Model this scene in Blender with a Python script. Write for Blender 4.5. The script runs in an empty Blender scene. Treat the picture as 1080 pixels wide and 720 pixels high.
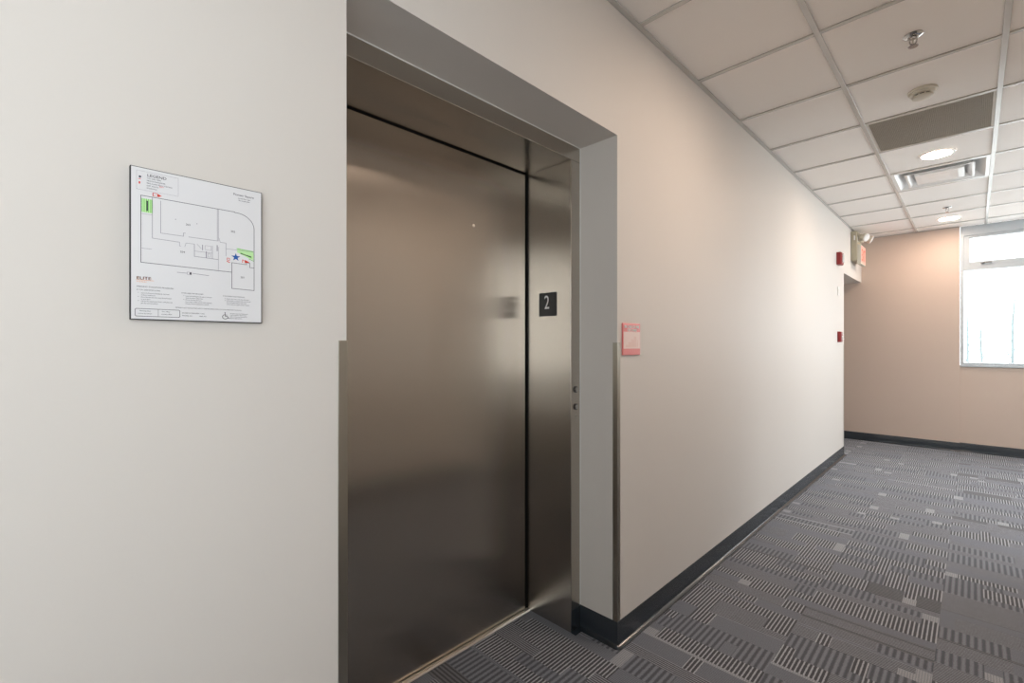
import bpy, bmesh, math, random
from mathutils import Vector, Matrix
random.seed(7)
sc = bpy.context.scene
C = sc.collection
PI = math.pi

# ------------------------------------------------------------------ helpers
class MB:
    """collects shapes, then links them as ONE mesh object"""
    def __init__(self):
        self.bm = bmesh.new()
    def box(self, x0, x1, y0, y1, z0, z1, mi=0):
        bm = self.bm
        v = [bm.verts.new((x, y, z)) for x in (x0, x1) for y in (y0, y1) for z in (z0, z1)]
        for q in ((0, 1, 3, 2), (4, 6, 7, 5), (0, 4, 5, 1), (2, 3, 7, 6), (0, 2, 6, 4), (1, 5, 7, 3)):
            f = bm.faces.new([v[i] for i in q]); f.material_index = mi
        return self
    def quad(self, pts, mi=0):
        f = self.bm.faces.new([self.bm.verts.new(p) for p in pts]); f.material_index = mi
        return self
    def loft(self, loops, caps=(True, True), mi=0, closed=True):
        bm = self.bm
        vs = [[bm.verts.new(p) for p in lp] for lp in loops]
        n = len(vs[0])
        for a, b in zip(vs, vs[1:]):
            for i in range(n if closed else n - 1):
                j = (i + 1) % n
                f = bm.faces.new((a[i], a[j], b[j], b[i])); f.material_index = mi
        if caps[0]: bm.faces.new(list(reversed(vs[0]))).material_index = mi
        if caps[1]: bm.faces.new(vs[-1]).material_index = mi
        return self
    def prism(self, poly, axis, a, b, mi=0):
        """polygon in the plane across an axis, pulled from a to b"""
        def P(u, v, w):
            return {'x': (w, u, v), 'y': (u, w, v), 'z': (u, v, w)}[axis]
        return self.loft([[P(u, v, a) for u, v in poly], [P(u, v, b) for u, v in poly]], mi=mi)
    def tube(self, pts, radii, seg=10):
        pts = [Vector(p) for p in pts]
        if not hasattr(radii, '__len__'): radii = [radii] * len(pts)
        loops = []
        for i, p in enumerate(pts):
            d = (pts[min(i + 1, len(pts) - 1)] - pts[max(i - 1, 0)]).normalized()
            a = d.orthogonal().normalized(); b = d.cross(a)
            if loops:                                   # keep the rings from twisting
                a = (pa - d * pa.dot(d)).normalized(); b = d.cross(a)
            pa = a
            loops.append([p + (a * math.cos(t) + b * math.sin(t)) * radii[i] for t in [2 * PI * k / seg for k in range(seg)]])
        return self.loft(loops)
    def lathe(self, prof, origin, axis='z', seg=40, caps=(True, True)):
        """prof: (radius, height) pairs; turned about an axis through origin"""
        o = Vector(origin); loops = []
        for r, h in prof:
            lp = []
            for k in range(seg):
                t = 2 * PI * k / seg; c, s = r * math.cos(t), r * math.sin(t)
                lp.append(o + Vector({'z': (c, s, h), 'x': (h, c, s), 'y': (s, h, c)}[axis]))
            loops.append(lp)
        return self.loft(loops, caps)
    def text(self, s, size, mat, align='LEFT', extrude=0.0002, sx=1.0):
        cu = bpy.data.curves.new('t', 'FONT'); cu.body = s; cu.size = size
        cu.align_x = align; cu.extrude = extrude; cu.resolution_u = 4
        ob = bpy.data.objects.new('t', cu); C.objects.link(ob)
        dg = bpy.context.evaluated_depsgraph_get()
        me = bpy.data.meshes.new_from_object(ob.evaluated_get(dg))
        me.transform(mat @ Matrix.Diagonal((sx, 1, 1, 1)))
        self.bm.from_mesh(me)
        bpy.data.objects.remove(ob); bpy.data.curves.remove(cu); bpy.data.meshes.remove(me)
        return self
    def build(self, name, mats, parent=None, smooth=False, bevel=0, seg=2, origin=None, fix=True):
        bm = self.bm
        if fix: bmesh.ops.recalc_face_normals(bm, faces=bm.faces)
        me = bpy.data.meshes.new(name); bm.to_mesh(me); bm.free()
        for m in (mats if isinstance(mats, (list, tuple)) else [mats]): me.materials.append(m)
        o = bpy.data.objects.new(name, me); C.objects.link(o)
        if origin is None and parent is not None:
            origin = Vector((0, 0, 0)); q = parent
            while q is not None: origin = origin + q.location; q = q.parent
        if origin is not None:
            me.transform(Matrix.Translation(-Vector(origin)))
            if parent is None: o.location = origin
        if parent is not None: o.parent = parent
        if smooth:
            for p in me.polygons: p.use_smooth = True
            me.set_sharp_from_angle(angle=math.radians(40))
        if bevel:
            b = o.modifiers.new('bevel', 'BEVEL'); b.width = bevel; b.segments = seg; b.limit_method = 'ANGLE'
        return o

def tag(o, label, cat, group=None):
    o['label'] = label; o['category'] = cat
    if group: o['group'] = group
    return o
def thing(name, loc, label, cat, group=None):
    o = bpy.data.objects.new(name, None); C.objects.link(o); o.location = loc
    o.empty_display_size = .05
    return tag(o, label, cat, group)
def struct(o, label=None):
    o['kind'] = 'structure'
    if label: o['label'] = label
    return o
def copy_thing(o, loc, label, group):
    """copies a thing with its parts and sub-parts"""
    r = o.copy(); C.objects.link(r); r.location = loc; r['label'] = label; r['group'] = group
    for ch in list(o.children):
        c = ch.copy(); C.objects.link(c); c.parent = r
        for g in list(ch.children):
            d = g.copy(); C.objects.link(d); d.parent = c
    return r

# axes for lettering: on the lift wall (faces +X) and on the far jamb (faces -Y)
def on_x(x, y, z): return Matrix(((0, 0, 1, x), (1, 0, 0, y), (0, 1, 0, z), (0, 0, 0, 1)))
def on_y(x, y, z): return Matrix(((1, 0, 0, x), (0, 0, -1, y), (0, 1, 0, z), (0, 0, 0, 1)))

# ------------------------------------------------------------------ materials
def srgb(r, g, b):
    f = lambda c: (c / 255 / 12.92) if c / 255 <= .04045 else ((c / 255 + .055) / 1.055) ** 2.4
    return (f(r), f(g), f(b), 1)
def mat(name, col, rough=.5, metal=0, spec=.5, bump=None, noise=None, emit=None, coat=0, aniso=0, sheen=0):
    m = bpy.data.materials.new(name); m.use_nodes = True
    nt = m.node_tree; b = nt.nodes['Principled BSDF']
    col = tuple(col) if len(col) == 4 else tuple(col) + (1,)
    b.inputs['Base Color'].default_value = col
    b.inputs['Roughness'].default_value = rough; b.inputs['Metallic'].default_value = metal
    b.inputs['Specular IOR Level'].default_value = spec
    b.inputs['Coat Weight'].default_value = coat
    b.inputs['Sheen Weight'].default_value = sheen
    if aniso:
        b.inputs['Anisotropic'].default_value = aniso
    geo = None
    if bump or noise:
        geo = nt.nodes.new('ShaderNodeNewGeometry')
    if noise:                                            # (scale, amount): soft mottling of the colour itself
        n = nt.nodes.new('ShaderNodeTexNoise'); n.inputs['Scale'].default_value = noise[0]; n.inputs['Detail'].default_value = 4
        nt.links.new(geo.outputs['Position'], n.inputs['Vector'])
        mx = nt.nodes.new('ShaderNodeMix'); mx.data_type = 'RGBA'
        mx.inputs[6].default_value = tuple(c * (1 - noise[1]) for c in col[:3]) + (1,)
        mx.inputs[7].default_value = tuple(min(1, c * (1 + noise[1])) for c in col[:3]) + (1,)
        nt.links.new(n.outputs['Fac'], mx.inputs[0]); nt.links.new(mx.outputs[2], b.inputs['Base Color'])
    if bump:                                             # (scale vector, strength, distance)
        mp = nt.nodes.new('ShaderNodeMapping'); mp.inputs['Scale'].default_value = bump[0]
        nt.links.new(geo.outputs['Position'], mp.inputs['Vector'])
        n = nt.nodes.new('ShaderNodeTexNoise'); n.inputs['Scale'].default_value = 1; n.inputs['Detail'].default_value = 3
        nt.links.new(mp.outputs['Vector'], n.inputs['Vector'])
        bp = nt.nodes.new('ShaderNodeBump'); bp.inputs['Strength'].default_value = bump[1]; bp.inputs['Distance'].default_value = bump[2]
        nt.links.new(n.outputs['Fac'], bp.inputs['Height']); nt.links.new(bp.outputs['Normal'], b.inputs['Normal'])
    if emit:
        b.inputs['Emission Color'].default_value = tuple(emit[0]) + (1,); b.inputs['Emission Strength'].default_value = emit[1]
    return m

def steel(name, col, rough, aniso, rot):
    m = mat(name, col, rough, 1, aniso=aniso)
    nt = m.node_tree; b = nt.nodes['Principled BSDF']
    t = nt.nodes.new('ShaderNodeTangent'); t.direction_type = 'RADIAL'; t.axis = 'Z'
    nt.links.new(t.outputs['Tangent'], b.inputs['Tangent'])
    b.inputs['Anisotropic Rotation'].default_value = rot
    return m

PAINT = dict(rough=.55, spec=.3, bump=((160, 160, 160), .06, .001))
M = {}
M['wall'] = mat('warm_white_paint', (.672, .637, .600), noise=(1.3, .02), **PAINT)
M['wall_far'] = mat('wall_paint_warm_dim', (.555, .445, .375), noise=(1.3, .02), **PAINT)  # same wall paint, its warm dim light put into the tan colour
M['tile'] = mat('ceiling_tile', (.88, .84, .80), .9, spec=.15, bump=((420, 420, 420), .25, .0012), noise=(900, .05))
M['tee'] = mat('white_metal_tee', (.55, .53, .50), .24, spec=.7)
M['rubber'] = mat('black_rubber_base', (.023, .030, .038), .2, spec=.75, bump=((90, 90, 90), .05, .001))
M['door'] = steel('brushed_steel_door', (.50, .455, .405), .25, .95, 0)
M['jamb'] = steel('brushed_steel_frame', (.52, .485, .44), .24, .93, 0)
M['guard'] = steel('brushed_steel_guard', (.42, .39, .33), .34, .5, 0)
M['chrome'] = mat('chrome', (.52, .51, .50), .14, 1)
M['sill'] = mat('aluminium_sill', (.80, .77, .72), .32, 1)
M['black'] = mat('black_gap', (.006, .006, .006), .8, spec=.1)
M['black_plastic'] = mat('black_plastic', (.012, .012, .013), .45)
M['ink'] = mat('dark_ink', (.05, .05, .07), .6, spec=.2)
M['ink_grey'] = mat('grey_ink', (.30, .29, .34), .6, spec=.2)
M['ink_red'] = mat('red_ink', (.72, .06, .04), .6, spec=.2)
M['ink_green'] = mat('green_ink', (.16, .55, .10), .6, spec=.2)
M['ink_pale_green'] = mat('pale_green_ink', (.52, .80, .40), .6, spec=.2)
M['ink_blue'] = mat('blue_ink', (.03, .11, .38), .6, spec=.2)
M['ink_orange'] = mat('orange_ink', (.80, .30, .07), .6, spec=.2)
M['ink_brown'] = mat('brown_ink', (.16, .05, .02), .6, spec=.2)
M['paper'] = mat('white_sheet', (.74, .74, .76), .3, spec=.4)
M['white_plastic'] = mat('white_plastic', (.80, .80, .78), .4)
M['cream_plastic'] = mat('cream_plastic', (.66, .62, .53), .45)
M['exit_box'] = mat('beige_box', (.42, .38, .28), .45)
M['red_plastic'] = mat('red_plastic', (.26, .012, .014), .32)
M['red_sign'] = mat('glare_washed_red', (.74, .20, .19), .3)  # red paled by the glossy glare put into its colour
M['washed_panel'] = mat('glare_washed_panel', (.80, .60, .54), .3)  # pink and pale from the same glare painted in
M['alu'] = mat('pale_grey_aluminium', (.47, .51, .54), .38, .15)
M['diffuser'] = mat('white_enamel', (.80, .80, .79), .25, spec=.6)
M['grille'] = mat('grey_grille', (.50, .46, .40), .55)
M['lens'] = mat('lit_lens', (.9, .85, .8), .5, emit=((1, .79, .635), 140.0))
M['exit_face'] = mat('lit_exit_face', (.75, .27, .22), .5, emit=((1, .40, .30), .38))
M['exit_red'] = mat('lit_exit_red', (.7, .05, .03), .5, emit=((1, .10, .06), .55))
M['lamp_lens'] = mat('lamp_glass', (.75, .75, .74), .15, spec=.6)
M['bark'] = mat('grey_bark', (.12, .15, .155), .8)
M['ground'] = mat('pale_paving', (.62, .62, .60), .9, noise=(.6, .06))
m = bpy.data.materials.new('clear_glass'); m.use_nodes = True; nt = m.node_tree; nt.nodes.clear()
out = nt.nodes.new('ShaderNodeOutputMaterial'); mx = nt.nodes.new('ShaderNodeMixShader'); tr = nt.nodes.new('ShaderNodeBsdfTransparent')
gl = nt.nodes.new('ShaderNodeBsdfGlossy'); gl.inputs['Roughness'].default_value = .02; mx.inputs[0].default_value = .06
tr.inputs['Color'].default_value = (.96, .98, .98, 1)
nt.links.new(tr.outputs[0], mx.inputs[1]); nt.links.new(gl.outputs[0], mx.inputs[2]); nt.links.new(mx.outputs[0], out.inputs[0])
M['glass'] = m

def carpet(name, dark, light, axis, pitch, duty, soft, tint=.0):
    """loop pile in ribs along one axis; a plain block has dark == light"""
    m = mat(name, dark, .85, spec=.22, sheen=.15); nt = m.node_tree; b = nt.nodes['Principled BSDF']
    b.inputs['Sheen Roughness'].default_value = .5
    N, L = nt.nodes.new, nt.links.new
    geo = N('ShaderNodeNewGeometry'); sp = N('ShaderNodeSeparateXYZ'); L(geo.outputs['Position'], sp.inputs[0])
    def math_(op, a, bb=None):
        n = N('ShaderNodeMath'); n.operation = op
        for i, v in enumerate((a, bb)):
            if v is None: continue
            if isinstance(v, (int, float)): n.inputs[i].default_value = v
            else: L(v, n.inputs[i])
        return n.outputs[0]
    # the yarn wobbles slightly off the line
    wob = N('ShaderNodeTexNoise'); wob.inputs['Scale'].default_value = 120; L(geo.outputs['Position'], wob.inputs['Vector'])
    co = math_('ADD', sp.outputs['XYZ'.index(axis)], math_('MULTIPLY', math_('SUBTRACT', wob.outputs['Fac'], .5), pitch * .28))
    fr = math_('ABSOLUTE', math_('SUBTRACT', math_('FRACT', math_('DIVIDE', co, pitch)), .5))       # 0 mid rib .. .5
    mr = N('ShaderNodeMapRange'); mr.interpolation_type = 'SMOOTHSTEP'
    mr.inputs[1].default_value = duty / 2 - soft; mr.inputs[2].default_value = duty / 2 + soft
    mr.inputs[3].default_value = 1; mr.inputs[4].default_value = 0; L(fr, mr.inputs[0])
    mx = N('ShaderNodeMix'); mx.data_type = 'RGBA'; mx.inputs[6].default_value = tuple(dark) + (1,); mx.inputs[7].default_value = tuple(light) + (1,)
    L(mr.outputs[0], mx.inputs[0])
    # fine loop speckle
    sk = N('ShaderNodeTexNoise'); sk.inputs['Scale'].default_value = 420; sk.inputs['Detail'].default_value = 2; L(geo.outputs['Position'], sk.inputs['Vector'])
    sr = N('ShaderNodeMapRange'); sr.inputs[1].default_value = .3; sr.inputs[2].default_value = .7; sr.inputs[3].default_value = .62; sr.inputs[4].default_value = 1.38
    L(sk.outputs['Fac'], sr.inputs[0])
    ml = N('ShaderNodeMix'); ml.data_type = 'RGBA'; ml.blend_type = 'MULTIPLY'; ml.inputs[0].default_value = 1
    L(mx.outputs[2], ml.inputs[6]); L(sr.outputs[0], ml.inputs[7]); L(ml.outputs[2], b.inputs['Base Color'])
    bp = N('ShaderNodeBump'); bp.inputs['Strength'].default_value = .35; bp.inputs['Distance'].default_value = .002
    L(math_('ADD', mr.outputs[0], sk.outputs['Fac']), bp.inputs['Height']); L(bp.outputs['Normal'], b.inputs['Normal'])
    return m
CD, CM, CL = (0.056, 0.058, 0.067), (0.150, 0.152, 0.165), (0.396, 0.409, 0.447)
CARPET = [
    carpet('carpet_fine_rib', (0.064, 0.068, 0.079), (0.284, 0.294, 0.331), 'Y', .0105, .45, .12),      # 0 fine lines across the corridor
    carpet('carpet_bold_rib', CD, CL, 'X', .0150, .36, .07),                                   # 1 light ribs along the corridor
    carpet('carpet_plain', (0.116, 0.124, 0.147), (0.203, 0.216, 0.252), 'Y', .008, .5, .2),          # 2 plain grey
    carpet('carpet_soft_bar', (0.077, 0.084, 0.101), (0.198, 0.209, 0.241), 'X', .0235, .5, .14),     # 3 soft dark bars
    carpet('carpet_pale_block', (0.257, 0.265, 0.290), (0.353, 0.363, 0.394), 'X', .008, .5, .2),       # 4 small pale blocks
    carpet('carpet_dark_rib', (0.062, 0.063, 0.071), (0.150, 0.153, 0.169), 'Y', .016, .5, .12),      # 5 darker lines across
]

# ------------------------------------------------------------------ measures
XR, YB, YF = 1.62, -3.0, 7.6          # right wall, back wall, far wall
H, TOP = 2.655, 2.80                  # underside of the ceiling grid, top of the walls
E0, E1, EH = .497, 1.672, 2.13        # lift recess in the wall
R, D = -.19, -.45                     # frame face, door face
O0, OH = 6.43, 2.08                   # opening to the side corridor
XA, YA = 3.3, 3.9                     # unseen bay at the far end, added for daylight

# ------------------------------------------------------------------ the room
# floor: one mesh, mosaic of carpet blocks set out in 18 inch tiles
fl = MB()
def rect(x0, x1, y0, y1, k): fl.quad(((x0, y0, 0), (x1, y0, 0), (x1, y1, 0), (x0, y1, 0)), k)
TS = .457
def carpet_tile(x0, y0, x1, y1):
    rnd = random.Random(int(x0 * 1000) * 7919 + int(y0 * 1000))
    y = y0
    prev = -1
    while y < y1 - .001:
        h = rnd.choice((.06, .09, .11, .14))
        if y1 - (y + h) < .04: h = y1 - y
        x = x0
        kind = rnd.choices((0, 1, 2, 3, 5), (4.4, 4.6, 1.8, 2.6, .5))[0]
        if kind == prev: kind = rnd.choice((0, 1, 2, 3))
        prev = kind
        if rnd.random() < .2 and h > .07:                # a thin plain or pale line on top of the row
            t = .016; rect(x0, x1, y + h - t, y + h, rnd.choice((2, 4, 5)))
        else: t = 0
        while x < x1 - .001:
            w = rnd.choice((.05, .09, .14, .18, .22, .28))
            if x1 - (x + w) < .045: w = x1 - x
            k = kind
            if w < .06: k = rnd.choice((4, 4, 2, 0, 1))
            elif rnd.random() < .32: k = rnd.choice((0, 1, 2, 3, 0, 1))
            ya, yb = y, y + h - t
            if k == 4 and rnd.random() < .5 and yb - ya > .07:
                mid = (ya + yb) / 2; rect(x, x + w, ya, mid, 4); rect(x, x + w, mid, yb, rnd.choice((0, 1, 2)))
            elif k == 1 and yb - ya > .09 and rnd.random() < .35:
                rect(x, x + w, ya, ya + .05, 0); rect(x, x + w, ya + .05, yb, 1)
            else: rect(x, x + w, ya, yb, k)
            x += w
        y += h
xs = [-.435]; v = .94 - 3 * TS
while v < XA:
    if v > -.42: xs.append(v)
    v += TS
xs.append(XA)
xs[1:1] = []
ys = []; v = YB
while v < YF + .1: ys.append(v); v += TS
ys.append(YF + .1)
for a, b in zip(xs, xs[1:]):
    for c, d in zip(ys, ys[1:]):
        if a > XR + .3 and d < YA - .3: continue
        carpet_tile(a, c, b, d)
fl.quad(((-1.8, 6.2, -.001), (-.435, 6.2, -.001), (-.435, YF + .1, -.001), (-1.8, YF + .1, -.001)), 2)
struct(fl.build('floor', CARPET, fix=False))
struct(MB().box(-1.9, XA + .2, YB - .2, YF + .3, -.15, -.004).build('floor_slab', M['black']))

w = MB()
w.box(R, 0, YB, E0, 0, TOP); w.box(R, 0, E0, E1, EH, TOP); w.box(R, 0, E1, O0, 0, TOP); w.box(R, 0, O0, YF, OH, TOP)
struct(w.build('wall_left', M['wall']))
w = MB()                                                 # far wall, stepped back where the window stands
XS = .935
w.box(-1.9, XS, YF, YF + .22, 0, TOP); w.box(XS, XA, YF + .042, YF + .22, 0, 1.02); w.box(2.75, XA, YF + .042, YF + .22, 1.02, TOP)
struct(w.build('wall_far', M['wall_far']))
BW0, BW1, BB, BT = 4.3, 6.5, .45, 2.4
w = MB()                                                 # wall across the corridor, with added unseen windows near the camera, and the bay
SW0, SW1, SB, ST = -1.1, .10, .90, 2.35
BK0, BK1, BKB = -2.8, -1.5, .35
w.box(XR, XR + .15, YB, BK0, 0, TOP); w.box(XR, XR + .15, BK1, SW0, 0, TOP); w.box(XR, XR + .15, BK0, BK1, 0, BKB); w.box(XR, XR + .15, BK0, BK1, ST, TOP); w.box(XR, XR + .15, SW1, YA, 0, TOP); w.box(XR, XR + .15, SW0, SW1, 0, SB); w.box(XR, XR + .15, SW0, SW1, ST, TOP)
w.box(XR + .15, XA, YA - .15, YA, 0, TOP); w.box(XA, XA + .15, YA - .15, BW0, 0, TOP); w.box(XA, XA + .15, BW1, YF + .22, 0, TOP); w.box(XA, XA + .15, BW0, BW1, 0, BB); w.box(XA, XA + .15, BW0, BW1, BT, TOP)
struct(w.build('wall_right', M['wall']))
struct(MB().box(R, XR + .15, YB - .15, YB, 0, TOP).build('wall_back', M['wall']))
w = MB(); w.box(-1.9, R, O0 - .15, O0, 0, TOP); w.box(-1.9, -1.75, O0, YF, 0, TOP)
struct(w.build('wall_side', M['wall']))
# hoistway walls behind the door, so that no daylight leaks round it
w = MB(); w.box(-.75, -.65, .35, 1.85, -.1, TOP); w.box(-.65, R, .35, E0, -.1, TOP); w.box(-.65, R, E1, 1.85, -.1, TOP); w.box(-.65, R, E0, E1, EH, TOP)
struct(w.build('wall_hoistway', M['black']))

# ceiling tiles and grid
TX = [-.003, .553, 1.153, 1.753, 2.353, 2.953, XA]
TY = [1.8288 + .61 * k for k in range(-8, 10)] + [YF + .05]
c = MB()
for i in range(len(TX) - 1):
    for j in range(len(TY) - 1):
        if TX[i] > XR and TY[j + 1] < YA: continue
        if i == 1 and (abs(TY[j] - 3.6588) < .01 or abs(TY[j] - 4.8788) < .01): continue   # grille and diffuser sit here
        c.box(TX[i] + .004, TX[i + 1] - .004, TY[j] + .004, TY[j + 1] - .004, H + .004, H + .02)
c.box(-1.9, XA + .2, YB - .2, YF + .25, TOP, TOP + .08)
c.box(-1.75, R, O0, YF, H, H + .02)
struct(c.build('ceiling', M['tile'], bevel=.0015, seg=1))
c = MB()
hw = .0115
for x in TX[1:-1]:
    y0 = YB if x < XR else YA
    c.box(x - hw, x + hw, y0, YF + .042, H - .004, H + .004)
for y in TY:
    if YB < y < YF: c.box(0, XR if y < YA else XA, y - hw, y + hw, H - .0035, H + .0035)
struct(c.build('trim_1', M['tee'], bevel=.0012, seg=1), 'white metal ceiling grid')
c = MB()
def angle_y(x, s, y0, y1): c.prism([(x, H - .004), (x + s * .022, H - .004), (x + s * .022, H - .001), (x + s * .002, H - .001), (x + s * .002, H + .025), (x, H + .025)], 'y', y0, y1)
angle_y(0, 1, YB, YF); angle_y(XR, -1, YB, YA)
c.box(0, XS, YF - .022, YF, H - .004, H - .001); c.box(XS, XA, YF + .020, YF + .042, H - .004, H - .001)
struct(c.build('trim_2', M['tee']), 'metal edge angle where ceiling meets walls')

# rubber cove base
BP = [(0, 0), (.024, 0), (.0235, .0025), (.012, .0055), (.006, .010), (.004, .019), (.0032, .035), (.003, .099), (.0022, .101), (0, .101)]
def base_run(mb, p, q, n):
    """profile swept from p to q, n = direction into the room"""
    p, q, n = Vector(p), Vector(q), Vector(n)
    mb.loft([[p + n * u + Vector((0, 0, v)) for u, v in BP], [q + n * u + Vector((0, 0, v)) for u, v in BP]])
b = MB()
base_run(b, (0, YB, 0), (0, E0, 0), (1, 0, 0))
base_run(b, (0, E1 - .003, 0), (0, O0, 0), (1, 0, 0))
base_run(b, (.003, E1, 0), (R, E1, 0), (0, -1, 0)); base_run(b, (R, E1 - .065, 0), (R, E1, 0), (1, 0, 0))
base_run(b, (.003, E0, 0), (R, E0, 0), (0, 1, 0)); base_run(b, (R, O0, 0), (0, O0, 0), (0, 1, 0))
# the toe turns round the outer corner
b.loft([[Vector((u * math.sin(t), E1 - u * math.cos(t), v)) for u, v in BP] for t in [PI / 2 * k / 6 for k in range(7)]])
struct(b.build('baseboard_left', M['rubber'], smooth=True))
b = MB()
base_run(b, (-1.75, YF, 0), (XS + .003, YF, 0), (0, -1, 0)); base_run(b, (XS, YF + .042, 0), (XA, YF + .042, 0), (0, -1, 0)); base_run(b, (XS, YF, 0), (XS, YF + .042, 0), (1, 0, 0))
struct(b.build('baseboard_far', M['rubber'], smooth=True))
b = MB(); base_run(b, (XR, YB, 0), (XR, YA, 0), (-1, 0, 0)); base_run(b, (XR, YA, 0), (XA, YA, 0), (0, 1, 0)); base_run(b, (XA, YA, 0), (XA, YF, 0), (-1, 0, 0))
struct(b.build('baseboard_right', M['rubber'], smooth=True))

# ------------------------------------------------------------------ far window
y0, y1 = YF + .047, YF + .13
f = MB()
XW1 = 2.75
f.box(XS + .004, .969, y0, y1, 1.02, H); f.box(XW1 - .03, XW1, y0, y1, 1.02, H)            # outer jambs
f.box(.962, XW1 - .03, y0, y1, 2.545, H); f.box(.962, XW1 - .03, y0, y1, 1.02, 1.05)        # head, sill
f.box(.962, XW1 - .03, y0 + .005, y1, 2.135, 2.19)                                           # transom
f.box(1.84, 1.88, y0 + .003, y1, 1.05, 2.545)                                                # mullion
win = struct(f.build('window_1', M['alu'], bevel=.003))
s = MB()
s.box(.966, 1.022, y0 + .012, y1 - .01, 2.19, 2.545); s.box(1.78, 1.836, y0 + .012, y1 - .01, 2.19, 2.545)
s.box(1.022, 1.78, y0 + .012, y1 - .01, 2.515, 2.545); s.box(1.022, 1.78, y0 + .012, y1 - .01, 2.19, 2.235)
sash = s.build('sash', M['alu'], win, bevel=.004)
s = MB()
s.lathe([(.018, 0), (.018, -.006), (.012, -.012), (.009, -.03)], (1.125, y0 + .012, 2.213), 'y', 20)
s.box(1.118, 1.20, y0 - .022, y0 - .012, 2.205, 2.221)
s.build('window_handle', M['chrome'], sash, bevel=.002)
MB().box(1.02, 1.782, y0 + .04, y0 + .046, 2.234, 2.516).build('pane', M['glass'], win)
MB().box(.961, 1.841, y0 + .04, y0 + .046, 1.049, 2.136).build('pane', M['glass'], win)
MB().box(1.879, XW1 - .029, y0 + .04, y0 + .046, 1.049, 2.136).build('pane', M['glass'], win)
MB().box(1.879, XW1 - .029, y0 + .04, y0 + .046, 2.189, 2.546).build('pane', M['glass'], win)
struct(MB().box(XS + .002, XW1, YF + .02, y0 + .005, 1.0, 1.022).build('window_sill', M['alu'], bevel=.003))

def simple_window(name, x0, x1, y0, y1, z0, z1, along):
    f = MB(); t = .045
    def bx(a0, a1, b0, b1):
        if along == 'y': f.box(x0, x1, a0, a1, b0, b1)
        else: f.box(a0, a1, y0, y1, b0, b1)
    a, b = (y0, y1) if along == 'y' else (x0, x1)
    bx(a, a + t, z0, z1); bx(b - t, b, z0, z1); bx(a + t, b - t, z0, z0 + t); bx(a + t, b - t, z1 - t, z1); m_ = (a + b) / 2; bx(m_ - .02, m_ + .02, z0 + t, z1 - t)
    o = struct(f.build(name, M['alu'], bevel=.003))
    g = MB(); cx, cy = (x0 + x1) / 2, (y0 + y1) / 2
    if along == 'y': g.box(cx - .003, cx + .003, a + t, b - t, z0 + t, z1 - t)
    else: g.box(a + t, b - t, cy - .003, cy + .003, z0 + t, z1 - t)
    g.build('pane', M['glass'], o)
simple_window('unseen_window_2', XR + .04, XR + .11, SW0, SW1, SB, ST, 'y')  # unseen window, added to light the near wall
simple_window('unseen_window_4', XR + .04, XR + .11, BK0, BK1, BKB, ST, 'y')  # unseen window behind the camera, added to lift the ambient light
simple_window('unseen_window_3', XA + .04, XA + .11, BW0, BW1, BB, BT, 'y')  # unseen bay window, added for daylight on far wall end and floor

# ------------------------------------------------------------------ the lift entrance
t = thing('elevator_frame', (-.32, 1.085, 0), 'brushed steel elevator door frame set back in the wall recess', 'door frame')
J = .065
MB().box(D, R - .0005, E1 - J, E1 - .0005, 0.001, EH - J).build('jamb', M['jamb'], t, bevel=.0025)
MB().box(D, R - .0005, E0 + .0005, E0 + J, 0.001, EH - J).build('jamb', M['jamb'], t, bevel=.0025)
MB().box(D, R - .0005, E0 + .0005, E1 - .0005, EH - J, EH - .0005).build('head', M['jamb'], t, bevel=.0025)
s = MB(); s.box(-.49, D - .001, E1 - J - .014, E1 - .001, 0.008, EH - .001); s.box(-.49, D - .001, E0 + .001, E1 - J - .014, EH - J - .006, EH - .001)  # black strip stands in for the shaft's darkness behind the door gap
s.build('shaft_dark_strip', M['black'], t)
t = thing('elevator_door', (-.467, 1.06, 0), 'single brushed steel sliding elevator door panel, closed', 'elevator door')
MB().box(-.482, -.452, .52, 1.592, .010, 2.0585).build('panel', M['door'], t, bevel=.0015)
k = MB(); k.lathe([(.0065, 0), (.0065, .0012), (.005, .0018)], (-.452, 1.274, 1.762), 'x', 24)
kh = k.build('keyhole', M['sill'], t, smooth=True)
MB().box(-.4503, -.4498, 1.2728, 1.2752, 1.757, 1.767).build('slot', M['black'], kh)
s = MB()                                                 # grooved threshold at the foot of the door
s.prism([(-.485, -.003), (-.432, -.003), (-.432, .003), (-.4345, .0065), (-.4455, .0065), (-.4455, .002), (-.451, .002), (-.451, .007), (-.453, .007), (-.485, .007)], 'y', .50, 1.606)
tag(s.build('door_sill', M['sill'], origin=(-.45, 1.05, 0)), 'narrow bright metal threshold strip between elevator door and carpet', 'threshold')

b = MB(); q = .0018                                       # thin pale bead where frame meets plaster
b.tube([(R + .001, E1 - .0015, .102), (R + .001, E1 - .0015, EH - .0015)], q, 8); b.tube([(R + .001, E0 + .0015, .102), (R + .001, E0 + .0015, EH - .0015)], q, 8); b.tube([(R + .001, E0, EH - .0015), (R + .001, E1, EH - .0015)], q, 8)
struct(b.build('trim_3', M['white_plastic'], smooth=True), 'pale bead round the elevator frame')

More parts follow.
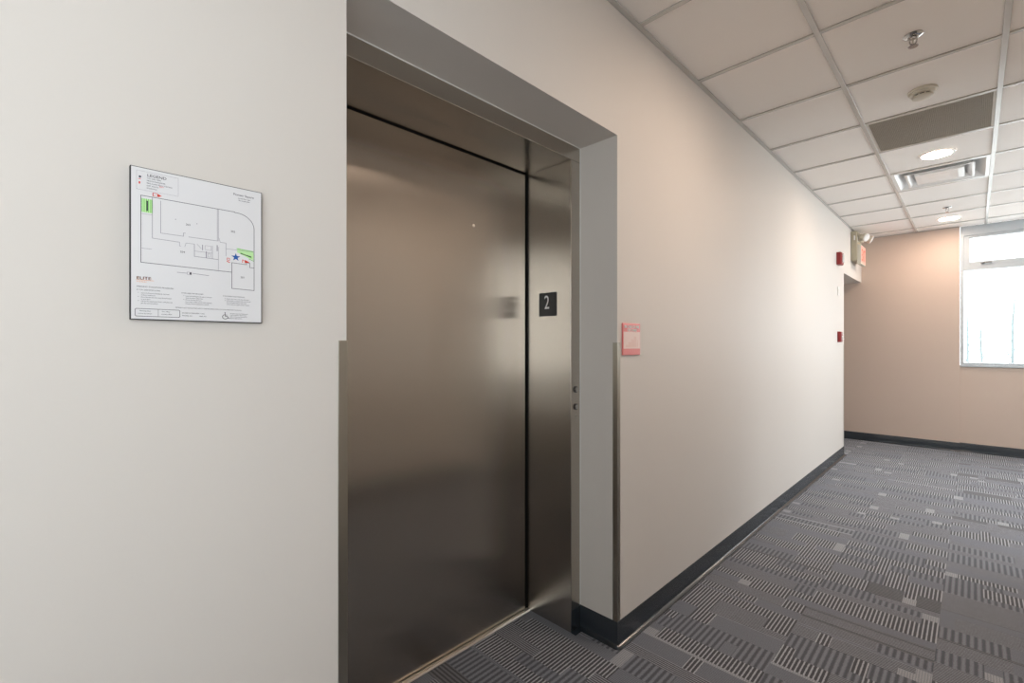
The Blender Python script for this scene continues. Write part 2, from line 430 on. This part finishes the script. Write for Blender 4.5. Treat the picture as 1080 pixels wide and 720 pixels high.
# round call buttons on the far upright of the frame
def call_button(z, label):
    t = thing('call_button', (R, 1.6385, z), label, 'button', 'elevator call buttons')
    MB().lathe([(.0135, 0), (.0135, .0035), (.012, .0045), (.0108, .0035)], (R, 1.6385, z), 'x', 28, (True, False)).build('bezel', M['black_plastic'], t, smooth=True)
    MB().lathe([(.0105, .0004), (.0105, .0055), (.0085, .0075), (.004, .0085), (.0005, .0086)], (R, 1.6385, z), 'x', 28).build('push_cap', M['chrome'], t, smooth=True)
call_button(1.060, 'upper of the two round steel call buttons on the elevator frame')
call_button(.984, 'lower of the two round steel call buttons on the elevator frame')
fr = bpy.data.objects['elevator_frame']
for ya, yb, za, zb in ((1.632, 1.645, 1.109, 1.112), (1.632, 1.645, 1.097, 1.100), (1.637, 1.640, 1.082, 1.088), (1.630, 1.647, .948, .9505), (1.630, 1.647, .937, .9395)):
    MB().box(R - .0005, R + .0004, ya, yb, za, zb).build('etched_mark', M['guard'], fr)

# floor number plate on the far jamb
t = thing('floor_number_plate', (-.323, 1.607, 1.44), 'small black plate with white numeral 2 on the steel jamb', 'sign')
YJ = E1 - J
MB().box(-.374, -.272, YJ - .0035, YJ - .0002, 1.387, 1.494).build('plate', M['black_plastic'], t, bevel=.001)
n = MB(); n.text('2', .088, on_y(-.3265, YJ - .0038, 1.4205), 'CENTER', .0006, .72); n.build('numeral', M['white_plastic'], t)
n = MB()
for q in range(2): n.lathe([(.0018, 0), (.0015, -.0007), (.0004, -.001)], (-.3265, YJ - .0035, 1.400 + .005 * q), 'y', 10)
n.build('braille_dots', M['black_plastic'], t, smooth=True)

# steel corner guards
def guard(y, s, label, z0=.102):
    """L strip on the wall face (s = which way the face leg runs) and round the corner"""
    a, th = .0205, .0022
    g = MB()
    g.prism([(th, y - s * th), (th, y + s * a), (.0002, y + s * a), (.0002, y - s * .0002), (-a, y - s * .0002), (-a, y - s * th)], 'z', z0, 1.266)
    return tag(g.build('corner_guard', M['guard'], bevel=.0006, origin=(0, y, z0)), label, 'corner guard', 'steel corner guards')
guard(E0, -1, 'steel corner guard on the wall edge left of the elevator door')
guard(E1, 1, 'steel corner guard on the wall edge between elevator and red sign')
guard(O0, -1, 'steel corner guard on the far wall end beside the side corridor opening')

# ------------------------------------------------------------------ evacuation plan on the near wall
SY, SZ = .1, 1.3
t = thing('evacuation_plan', (.006, .204, 1.3), 'white evacuation floor plan board with dark edge on the near wall', 'sign')
MB().box(-.0005, .0115, SY - .001, SY + .210, SZ, SZ + .269).build('board', M['black_plastic'], t, bevel=.0006, seg=1)
MB().box(.0113, .0122, SY + .0006, SY + .2083, SZ + .0014, SZ + .2676).build('sheet', M['paper'], t)
XF = .0124
PRINT = []
class Ink(MB):
    def keep(self, m):
        me = bpy.data.meshes.new('ink'); self.bm.to_mesh(me); self.bm.free(); PRINT.append((me, m))
    def line(self, pts, wd=.5, close=False):
        pts = [Vector((a, b)) for a, b in pts]
        if close: pts.append(pts[0])
        for p, q in zip(pts, pts[1:]):
            d = (q - p)
            if d.length < 1e-6: continue
            d.normalize(); n = Vector((-d.y, d.x)) * wd / 2; p2 = p - d * wd / 2; q2 = q + d * wd / 2
            self.quad([(XF, SY + (v.x) / 1000, SZ + (v.y) / 1000) for v in (p2 - n, q2 - n, q2 + n, p2 + n)])
        return self
    def rect(self, a, b, c, d): return self.line([(a, (b + d) / 2), (c, (b + d) / 2)], abs(d - b)) if False else self.quad([(XF, SY + u / 1000, SZ + v / 1000) for u, v in ((a, b), (c, b), (c, d), (a, d))])
    def poly(self, pts, lift=0): return self.quad([(XF + lift, SY + u / 1000, SZ + v / 1000) for u, v in pts])
    def put(self, s, u, v, size, align='LEFT', sx=1.0): return self.text(s, size / 1000, on_x(XF - .0001, SY + u / 1000, SZ + v / 1000), align, .0001, sx)
arc = [(164 + 31 * math.sin(PI / 2 * k / 10), 190 + 28 * math.cos(PI / 2 * k / 10)) for k in range(11)]
p = Ink()
p.line([(14, 219), (160, 219), (160, 218)] + arc + [(195, 66)], .9); p.line([(14, 219), (14, 101), (155, 99)], .9)
p.line([(155, 118), (155, 67), (195, 66)], .9); p.line([(155, 118), (181, 117), (181, 121), (187, 121), (187, 112), (195, 112)], .8)
p.line([(155, 99), (155, 118)], .9)
p.keep(M['ink'])
p = Ink()
p.line([(30, 219), (30, 146), (70, 145)], .8); p.line([(70, 145), (70, 138), (72, 138)], .6); p.line([(78, 138), (80, 145), (93, 145)], .6)
p.line([(42, 215), (42, 157), (76, 157), (76, 163), (79, 163)], .8); p.line([(84, 157), (131, 157)], .8); p.line([(130.3, 218), (130.3, 157)], .7); p.line([(132, 218), (132, 157)], .7)
p.line([(135, 155), (145, 155), (145, 130)], .7); p.line([(133, 163), (135, 155)], .6)
p.line([(145, 144), (195, 144)], .6); p.line([(132, 145), (132, 101)], .6)
p.line([(93, 145), (93, 122), (131, 121)], .9); p.line([(93, 132), (122, 132)], .6); p.line([(106, 145), (106, 136)], 1.3); p.line([(112, 133), (112, 122)], 1.6); p.line([(122, 146), (122, 122)], .7); p.line([(130, 148), (130, 138)], 1.5)
p.line([(97, 146), (104, 138)], .5); p.line([(110, 145), (120, 145), (120, 137), (110, 137)], .5, True); p.line([(115, 130), (119, 130), (119, 124), (115, 124)], .5, True)
p.line([(14, 126), (29, 126)], .6); p.line([(15, 187), (30, 187)], .5)
p.line([(8, 262), (68, 262), (68, 229), (8, 229)], .35, True)
p.line([(66.5, 89), (82, 89)], .9); p.line([(91, 89.5), (116, 88)], .9); p.line([(82, 91.5), (88, 91.5), (88, 86.5), (82, 86.5)], .5, True)
for a, b in ((64, 186), (97, 184)): p.rect(a - .7, b - .7, a + .7, b + .7)
p.keep(M['ink_grey'])
p = Ink(); p.rect(85.5, 87, 88.5, 91); p.keep(M['ink'])
p = Ink()
for a in (15.5, 18.5, 21.5, 24.5, 27.5, 29.6): p.line([(a, 214), (a, 191)], .9)
p.line([(164, 147), (193, 145)], 1.2); p.line([(171, 139), (190, 132)], 1.4); p.line([(186, 129), (194, 126)], 1.1)
p.keep(M['ink_green'])
p = Ink(); p.rect(15, 190, 30, 214); p.poly([(165, 148), (194, 144), (194, 128), (186, 130), (164, 140)])
for v in p.bm.verts: v.co.x -= .0001
p.keep(M['ink_pale_green'])
p = Ink(); p.rect(21.6, 193, 23.8, 211); p.line([(171, 138), (189, 134)], 1.6); p.rect(8, 229.5, 9, 230); p.keep(M['ink'])
p = Ink(); p.poly([(162 + (8.2 if k % 2 == 0 else 3.3) * math.sin(PI * k / 5), 129.5 + (8.2 if k % 2 == 0 else 3.3) * math.cos(PI * k / 5)) for k in range(10)], .0002)
p.build('location_star', M['ink_blue'], t, fix=False)
p = Ink()
p.line([(31, 226.5), (31, 221.5)], 1.3); p.line([(31, 226.5), (37, 226.5)], 1.1); p.line([(31, 221.8), (40, 221.8)], .8); p.poly([(37, 227), (44, 223.4), (37, 221.4)])
p.line([(147, 126), (151, 126), (151, 122), (147, 122)], 1.0, True); p.line([(147, 119.5), (151, 118)], 1.6)
p.line([(174, 126), (174, 121)], 1.3); p.line([(174, 126), (180, 123)], 1.0); p.poly([(178, 126.5), (187, 122), (178, 120)])
p.put('EXIT', 40, 239, 3.2); p.rect(10.5, 247, 14, 248); p.rect(11, 239, 13, 243)
p.keep(M['ink_red'])
def join_print(name):
    b = MB(); ms = []
    for me, m in PRINT:
        if m not in ms: ms.append(m)
        n0 = len(b.bm.faces); b.bm.from_mesh(me); b.bm.faces.ensure_lookup_table()
        for f in b.bm.faces[n0:]: f.material_index = ms.index(m)
        bpy.data.meshes.remove(me)
    PRINT.clear()
    return b.build(name, ms, t, fix=False)
join_print('printed_drawing')
p = Ink()
p.put('LEGEND', 22.5, 254.3, 6.6, sx=1.13); p.put('LEGEND', 22.6, 254.4, 6.6, sx=1.13)
for i, s in enumerate(('YOU ARE HERE', 'FIRE EXTINGUISHER', 'FIRE ALARM PULL STATION', 'EXIT ROUTE', 'STAIRWELL')): p.put(s, 22, 250.2 - 4.4 * i, 3.0)
p.lathe([(1.9e-3, 0), (1.9e-3, .0001)], (XF - .0001, SY + .0127, SZ + .2515), 'x', 12)
for a, s in ((83, '203'), (157, '202')): p.put(s, a, 178, 5.0, 'CENTER')
p.put('204', 74.5, 126, 5.0, 'CENTER'); p.put('201', 174, 89, 5.0, 'CENTER')
p.put('Pioneer Square', 176, 252.5, 6.0, 'CENTER'); p.put('second floor plan', 177, 247, 3.2, 'CENTER'); p.put('fire escape plan', 177, 242.8, 3.2, 'CENTER')
p.put('EMERGENCY EVACUATION PROCEDURES', 8, 57.2, 3.3, sx=.86); p.put('IF YOU DISCOVER A FIRE', 8, 51.5, 3.0, sx=1.0)
L1 = ('Leave the fire area immediately and close', 'all doors behind you.', 'Sound the fire alarm by using the pull station', 'on your floor.', 'Call the fire department from a safe place and', 'give the correct address.')
for i, s in enumerate(L1): p.put(s, 14, 46.2 - 3.6 * i, 2.7, sx=.90)
p.put('IF YOU HEAR THE FIRE ALARM', 73, 50.5, 3.0, sx=.84)
L2 = ('Leave the building by the nearest exit and', 'close the doors behind you.', 'Do not use the elevators.', 'If you meet smoke use the other stairway.', 'Proceed to the meeting area outside.')
for i, s in enumerate(L2): p.put(s, 79, 45.6 - 3.6 * i, 2.7, sx=.92)
p.put('IF YOU CANNOT LEAVE YOUR FLOOR', 140, 50.0, 3.0, sx=.72)
L3 = ('Stay in the room and close the door.', 'Seal cracks to keep smoke out and call', 'the fire department to tell them', 'where you are. Signal at the window.')
for i, s in enumerate(L3): p.put(s, 146, 45.0 - 3.6 * i, 2.7, sx=1.0)
p.put('REMAIN CALM. DO NOT RETURN TO THE BUILDING UNTIL IT IS DECLARED SAFE TO DO SO.', 64, 23.2, 2.8, sx=.92)
p.put('IN CASE OF EMERGENCY CALL', 74, 13.6, 3.0, sx=.86); p.put('PHONE: 911', 74, 8.6, 3.0); p.put('FIRE: 911', 101, 8.6, 3.0)
for i, s in enumerate(('Persons requiring help should', 'wait beside the stairs where', 'they can be seen and met by', 'the fire department.')): p.put(s, 152, 16.4 - 3.1 * i, 2.6)
p.put('Meeting place', 12, 14.6, 2.8); p.put('across the street', 10, 10.0, 2.8); p.put('Fire safety', 44, 14.6, 2.8); p.put('contact office', 43, 10.0, 2.8)
p.line([(7.5, 19.3), (69, 19.3), (70.5, 18), (70.5, 7.5), (69, 6), (7.5, 6), (6, 7.5), (6, 18)], .8, True); p.line([(38.5, 19), (38.5, 6.3)], .5)
for a, v in ((10, 47.2), (10, 40), (10, 32.8), (76, 46.6), (76, 39.4), (143, 46), (143, 42.4)): p.rect(a, v, a + .9, v + .9)
# wheelchair symbol
p.line([(143.6 + 4.6 * math.cos(q), 10.4 + 4.2 * math.sin(q)) for q in [PI * (.62 + .1 * k) for k in range(13)]], 1.0)
p.line([(143.4, 16.2), (143.8, 11.6), (147.2, 11.4), (149, 7.8), (150.6, 8.4)], 1.1); p.line([(143.6, 14), (146.8, 13.9)], .8); p.lathe([(1.1e-3, 0), (1.1e-3, .0001)], (XF - .0001, SY + .1433, SZ + .0182), 'x', 12)
p.build('printed_text', M['ink'], t, fix=False)
p = Ink(); p.put('ELITE', 7.6, 70.8, 7.2, sx=1.22); p.put('ELITE', 7.9, 71.0, 7.2, sx=1.22)
p.keep(M['ink_brown'])
p = Ink(); p.put('fire protection', 8, 66.2, 2.6, sx=.9); p.line([(7.6, 69.7), (32, 69.7)], .6)
for a in (10, 19, 28): p.rect(a, 72.4, a + .8, 73.4)
for v in p.bm.verts: v.co.x += .0003
p.keep(M['ink_orange'])
join_print('logo')

# ------------------------------------------------------------------ red sign by the call buttons
t = thing('fire_instruction_sign', (.004, 1.775, 1.212), 'small red plastic fire sign with white lettering on the corridor wall', 'sign')
MB().box(.0004, .0075, 1.705, 1.847, 1.212, 1.349).build('plate', M['red_sign'], t, bevel=.002)
MB().box(.0074, .0080, 1.709, 1.843, 1.240, 1.312).build('picture_panel', M['washed_panel'], t)
n = MB(); [(n.text('IN CASE OF FIRE', .0175, on_x(.0078 + q, 1.776 + q, 1.3275 + q), 'CENTER', .0003, .95), n.text('USE STAIRS', .0155, on_x(.0078 + q, 1.776 + q, 1.3135 + q), 'CENTER', .0003)) for q in (0, .0007)]
n.build('lettering', M['white_plastic'], t)
n = MB()                                                 # stair picture, glare painted into its pale colour
st = [(1.725, 1.246)]
for i in range(4): st += [(1.725 + .022 * i, 1.256 + .012 * i), (1.747 + .022 * i, 1.256 + .012 * i)]
st += [(1.813, 1.246)]
n.quad([(.0082, a, b) for a, b in st]); n.box(.0080, .0082, 1.820, 1.826, 1.246, 1.268); n.lathe([(.004, 0), (.004, .0002)], (.0080, 1.823, 1.273), 'x', 14)
n.build('stair_picture', mat('glare_washed_pink', (.76, .52, .46), .4), t)

# ------------------------------------------------------------------ fire devices at the end of the wall
t = thing('fire_horn_strobe', (0, 6.085, 2.13), 'dark red fire alarm horn strobe high on the wall beside the exit sign', 'fire alarm')
b = MB(); y, z = 6.085, 2.195
b.loft([[(x, y + a * s, z + c_ * q) for a, c_ in ((-1, -1), (1, -1), (1, 1), (-1, 1))] for x, s, q in ((-.0005, .06, .068), (.035, .06, .068), (.048, .052, .060))])
b.build('housing', M['red_plastic'], t, bevel=.004)
b = MB(); b.loft([[(x, y + .006 + a * s, z + c_ * q) for a, c_ in ((-1, -1), (1, -1), (1, 1), (-1, 1))] for x, s, q in ((.047, .022, .046), (.060, .016, .040))])
b.build('strobe_lens', M['lamp_lens'], t, bevel=.002)
b = MB()
for i in range(5): b.box(.0475, .0495, y - .046, y - .022, z - .034 + .016 * i, z - .028 + .016 * i)
b.build('horn_slots', M['black'], t)
b = MB(); b.text('FIRE', .020, on_x(.0481, y + .034, z - .024) @ Matrix.Rotation(PI / 2, 4, 'Z'), 'LEFT', .0003); b.build('lettering', M['white_plastic'], t)

t = thing('fire_alarm_pull_station', (0, 6.115, 1.29), 'small red fire alarm pull station with white handle near the wall end', 'fire alarm')
b = MB(); y, z = 6.115, 1.346
b.loft([[(x, y + a * s, z + c_ * q) for a, c_ in ((-1, -1), (1, -1), (1, 1), (-1, 1))] for x, s, q in ((-.0005, .040, .058), (.026, .040, .058), (.036, .034, .050))])
b.build('housing', M['red_plastic'], t, bevel=.003)
b = MB(); b.prism([(.035, z - .034), (.050, z - .030), (.050, z - .022), (.041, z + .012), (.035, z + .012)], 'y', y - .014, y + .024)
h_ = b.build('handle', M['white_plastic'], t, bevel=.0015)
b = MB(); b.text('FIRE', .014, on_x(.0361, y, z + .030), 'CENTER', .0003); b.build('lettering', M['white_plastic'], t)

t = thing('wall_plate', (0, 6.105, 1.80), 'slim white plate on the wall between the two red alarm devices', 'plate')
MB().box(.0003, .009, 6.075, 6.135, 1.800, 1.895).build('cover', M['white_plastic'], t, bevel=.003)
MB().box(.0088, .0115, 6.094, 6.116, 1.825, 1.870).build('rocker', M['white_plastic'], t, bevel=.002)

# exit sign with twin emergency lamps, on the wall above the opening
t = thing('exit_sign', (0, 7.0, 2.25), 'red exit sign with two emergency lamp heads under the ceiling', 'exit sign')
MB().box(.0004, .062, 6.85, 7.17, 2.275, 2.628).build('housing', M['exit_box'], t, bevel=.006)
f = MB().box(.0600, .098, 6.868, 7.185, 2.235, 2.462).build('sign_box', M['cream_plastic'], t, bevel=.003)
MB().box(.0975, .0995, 6.884, 7.170, 2.250, 2.448).build('lit_panel', M['exit_face'], f)
n = MB(); n.text('EXIT', .205, on_x(.0998, 7.027, 2.276), 'CENTER', .0006, .58); n.build('lettering', M['exit_red'], f)
n = MB(); n.box(.0618, .064, 6.875, 6.895, 2.50, 2.56); n.box(.03, .045, 6.8475, 6.851, 2.52, 2.575); n.build('indicator', M['white_plastic'], t, bevel=.001)
MB().box(.060, .095, 6.93, 7.09, 2.515, 2.60).build('lamp_base', M['cream_plastic'], t, bevel=.006)
for y, dy, x in ((6.93, -.35, .118), (7.10, .10, .140)):
    d = Vector((.72, dy, -.38)).normalized(); c0 = Vector((x, y, 2.555))
    b = MB(); b.tube([(.085, min(max(y, 6.96), 7.06), 2.56), c0 - d * .012], .011, 12)
    prof = [(.018, -.028), (.034, -.022), (.046, .0), (.049, .030), (.046, .034)]
    q = d.to_track_quat('Z', 'Y').to_matrix().to_4x4(); q.translation = c0
    b2 = MB(); b2.lathe(prof, (0, 0, 0), 'z', 28); b2.bm.transform(q); me = bpy.data.meshes.new('tmp'); b2.bm.to_mesh(me); b.bm.from_mesh(me); b2.bm.free()
    hd = b.build('lamp_head', M['cream_plastic'], t, smooth=True)
    b = MB(); b.lathe([(.044, .0335), (.040, .039), (.02, .043), (.001, .044)], (0, 0, 0), 'z', 28); b.bm.transform(q)
    g = b.build('lamp_glass', M['lamp_lens'], None, smooth=True); g.data.transform(Matrix.Translation(-t.location)); g.parent = hd

# ------------------------------------------------------------------ things on the ceiling
t = thing('ceiling_grille', (.853, 3.9638, H), 'square grey egg-crate return air grille in the ceiling beyond the smoke detector', 'air grille')
gx0, gx1, gy0, gy1 = .5655, 1.1405, 3.6713, 4.2563
b = MB()
for a in ((gx0, gx0 + .012, gy0, gy1), (gx1 - .012, gx1, gy0, gy1), (gx0 + .012, gx1 - .012, gy0, gy0 + .012), (gx0 + .012, gx1 - .012, gy1 - .012, gy1)): b.box(*a, H - .002, H + .016)
b.build('frame', M['grille'], t)
b = MB(); N = 68
for i in range(1, N):
    x = gx0 + .012 + (gx1 - gx0 - .024) * i / N; b.box(x - .0007, x + .0007, gy0 + .012, gy1 - .012, H, H + .009)
    y = gy0 + .012 + (gy1 - gy0 - .024) * i / N; b.box(gx0 + .012, gx1 - .012, y - .0007, y + .0007, H, H + .009)
b.build('egg_crate', M['grille'], t)
MB().box(gx0 + .001, gx1 - .001, gy0 + .001, gy1 - .001, H + .017, H + .03).build('backing', mat('duct_grey', (.10, .09, .08), .7), t)

t = thing('ceiling_diffuser', (.853, 5.1838, H), 'square white enamelled air diffuser with nested cones in the ceiling', 'air diffuser')
cx, cy = .853, 5.1838
def sq(a, z, ay=None): return [(cx + s * a, cy + q * (ay or a), z) for s, q in ((-1, -1), (1, -1), (1, 1), (-1, 1))]
b = MB(); b.loft([sq(.2875, H + .004, .2925), sq(.2875, H - .003, .2925), sq(.266, H - .003, .271), sq(.196, H + .060), sq(.196, H + .064), sq(.27, H + .004, .275)], (False, False)); b.build('outer_cone', M['diffuser'], t)
b = MB(); b.loft([sq(.206, H - .006), sq(.190, H - .006), sq(.140, H + .045), sq(.144, H + .048), sq(.204, H + .000)], (False, False)); b.bm.faces.ensure_lookup_table(); b.build('middle_cone', M['diffuser'], t)
b = MB(); b.loft([sq(.148, H + .006), sq(.146, H - .010), sq(.110, H - .012), sq(.060, H - .008)], (True, True)); b.build('centre_plate', M['diffuser'], t)
for s in (-1, 1):
    for q in (-1, 1): MB().tube([(cx + s * .10, cy + q * .10, H), (cx + s * .17, cy + q * .17, H + .03), (cx + s * .21, cy + q * .21, H + .05)], .003, 6).build('bracket', M['tee'], t)
MB().loft([sq(.2, H + .066), sq(.2, H + .09)]).build('duct_collar', M['black'], t)

def downlight(loc, label):
    t = thing('downlight', loc, label, 'ceiling light', 'round recessed downlights')
    MB().lathe([(.100, .003), (.101, -.002), (.098, -.004), (.086, -.003), (.083, .0015)], loc, 'z', 48, (False, False)).build('trim_ring', M['white_plastic'], t, smooth=True)
    MB().lathe([(.083, .0035), (.083, -.0005), (.06, -.002), (.001, -.0025)], loc, 'z', 48).build('lens', M['lens'], t, smooth=True)
    return t
DZ = H + .0005
d0 = downlight((.858, 4.61, DZ), 'lit round ceiling downlight between grey grille and white air diffuser')
copy_thing(d0, (.858, 7.04, DZ), 'lit round ceiling downlight nearest the far wall', 'round recessed downlights')
copy_thing(d0, (.858, 2.18, DZ), 'lit round ceiling downlight above the frame, mirrored in the elevator door', 'round recessed downlights')

def sprinkler(x, y, label):
    z = H + .004
    t = thing('fire_sprinkler', (x, y, z), label, 'sprinkler', 'chrome ceiling sprinklers')
    MB().lathe([(.036, 0), (.0365, -.002), (.030, -.007), (.020, -.010), (.016, -.006), (.014, -.006)], (x, y, z), 'z', 36).build('escutcheon', M['chrome'], t, smooth=True)
    b = MB(); b.lathe([(.011, -.004), (.011, -.014), (.008, -.018)], (x, y, z), 'z', 20)
    for s in (-1, 1): b.tube([(x + s * .009, y, z - .012), (x + s * .013, y, z - .024), (x + s * .011, y, z - .036), (x, y, z - .046)], [.0028, .0026, .0026, .003], 8)
    b.build('body', M['chrome'], t, smooth=True)
    MB().tube([(x, y, z - .017), (x, y, z - .044)], .0022, 8).build('bulb', M['guard'], t, smooth=True)
    b = MB(); b.lathe([(.004, -.044), (.006, -.048), (.018, -.049), (.019, -.051), (.018, -.052), (.001, -.052)], (x, y, z), 'z', 24); b.build('deflector', M['chrome'], t, smooth=True)
sprinkler(.857, 2.766, 'chrome sprinkler head on the ceiling nearest the viewer, before the smoke detector')
sprinkler(.861, 6.47, 'small chrome sprinkler head on the ceiling before the farthest downlight')

t = thing('smoke_detector', (.852, 3.40, H + .004), 'round cream smoke detector on the ceiling beside the grey grille', 'smoke detector')
o = (.852, 3.40, H + .004)
MB().lathe([(.062, 0), (.064, -.004), (.063, -.012), (.058, -.014)], o, 'z', 48).build('base', M['cream_plastic'], t, smooth=True)
MB().lathe([(.057, -.0135), (.054, -.022), (.047, -.026)], o, 'z', 48).build('housing', M['cream_plastic'], t, smooth=True)
MB().lathe([(.036, -.025), (.036, -.034)], o, 'z', 36).build('chamber', M['black_plastic'], t, smooth=True)
b = MB()
for k in range(10):
    a = 2 * PI * k / 10; u, v = o[0] + .0415 * math.cos(a), o[1] + .0415 * math.sin(a); b.tube([(u, v, o[2] - .0255), (u, v, o[2] - .0345)], .0035, 6)
b.lathe([(.046, -.034), (.044, -.040), (.034, -.044), (.001, -.045)], o, 'z', 48)
b.build('cap', M['cream_plastic'], t, smooth=True)

# ------------------------------------------------------------------ outside
struct(MB().box(-60, 60, YF + 1.2, 80, -4.1, -4.0).build('ground', M['ground']))
def sapling(x, y, top, seed, label, lean=0, side=None):
    r = random.Random(seed); z0 = -4.0
    t = thing('bare_sapling', (x, y, z0), label, 'tree', 'bare saplings outside the window')
    n = 9; pts = []
    for i in range(n + 1):
        q = i / n; pts.append((x + lean * q * q + r.uniform(-.03, .03) * (0 < i < n), y + r.uniform(-.04, .04), z0 + (top - z0) * q))
    b = MB(); b.tube(pts, [.085 * (1 - .80 * i / n) for i in range(n + 1)], 8); b.build('trunk', M['bark'], t, smooth=True)
    b = MB()
    for k in range(15):
        q = .45 + .5 * k / 15; p = Vector(pts[int(q * n)]).lerp(Vector(pts[min(n, int(q * n) + 1)]), q * n - int(q * n))
        a = r.uniform(0, 2 * PI); l = r.uniform(.35, .8) * (1.15 - q); d = Vector((math.cos(a) * .5, math.sin(a) * .5, .9)) * l
        b.tube([p, p + d * .5 + Vector((r.uniform(-.03, .03), 0, 0)), p + d], [.020, .015, .008], 5)
        e = p + d * .55; b.tube([e, e + Vector((r.uniform(-.2, .2), r.uniform(-.2, .2), .25))], [.007, .003], 5)
    if side: b.tube([(x, y, side[0]), (x + side[1] * .5, y, side[0] + .01), (x + side[1], y, side[0])], [.024, .02, .014], 6)
    b.build('branches', M['bark'], t, smooth=True)
sapling(.93, 18, 2.1, 3, 'bare sapling outside at the left edge of the window')
sapling(1.235, 20.5, 2.1, 5, 'bare sapling outside the window with one long level branch', side=(1.43, .5))
sapling(1.72, 18.4, 2.5, 9, 'tallest and palest bare sapling outside the window, further right', lean=.12)

# ------------------------------------------------------------------ daylight
wd = bpy.data.worlds.new('overcast_sky'); sc.world = wd; wd.use_nodes = True
bg = wd.node_tree.nodes['Background']; bg.inputs[0].default_value = (.95, .97, 1.0, 1); bg.inputs[1].default_value = 5.3
def portal(name, loc, rot, sx, sy):
    l = bpy.data.lights.new(name, 'AREA'); l.shape = 'RECTANGLE'; l.size = sx; l.size_y = sy; l.cycles.is_portal = True
    o = bpy.data.objects.new(name, l); C.objects.link(o); o.location = loc; o.rotation_euler = rot
portal('window_portal_far', ((XS + XW1) / 2, YF + .20, 1.8), (-PI / 2, 0, 0), XW1 - XS + .1, 1.7)
portal('unseen_window_portal_side', (XR + .17, (SW0 + SW1) / 2, (SB + ST) / 2), (0, PI / 2, 0), ST - SB, SW1 - SW0)
portal('unseen_window_portal_rear', (XR + .17, (BK0 + BK1) / 2, (BKB + ST) / 2), (0, PI / 2, 0), ST - BKB, BK1 - BK0)
portal('unseen_window_portal_bay', (XA + .17, (BW0 + BW1) / 2, (BB + BT) / 2), (0, PI / 2, 0), BT - BB, BW1 - BW0)

# ------------------------------------------------------------------ camera and view
cam = bpy.data.cameras.new('camera'); co = bpy.data.objects.new('camera', cam); C.objects.link(co)
co.location = (1.05, 0, 1.2548); co.rotation_euler = (PI / 2, 0, math.radians(44.96))
cam.sensor_width = 36; cam.lens = 487.3 / 1080 * 36; cam.shift_y = 3.9 / 1080; cam.clip_start = .02; cam.clip_end = 300
sc.camera = co
vs = sc.view_settings; vs.view_transform = 'Standard'; vs.look = 'None'; vs.gamma = 1; vs.use_curve_mapping = False; vs.exposure = 0.38
sc.cycles.max_bounces = 14; sc.cycles.diffuse_bounces = 8; sc.cycles.glossy_bounces = 6
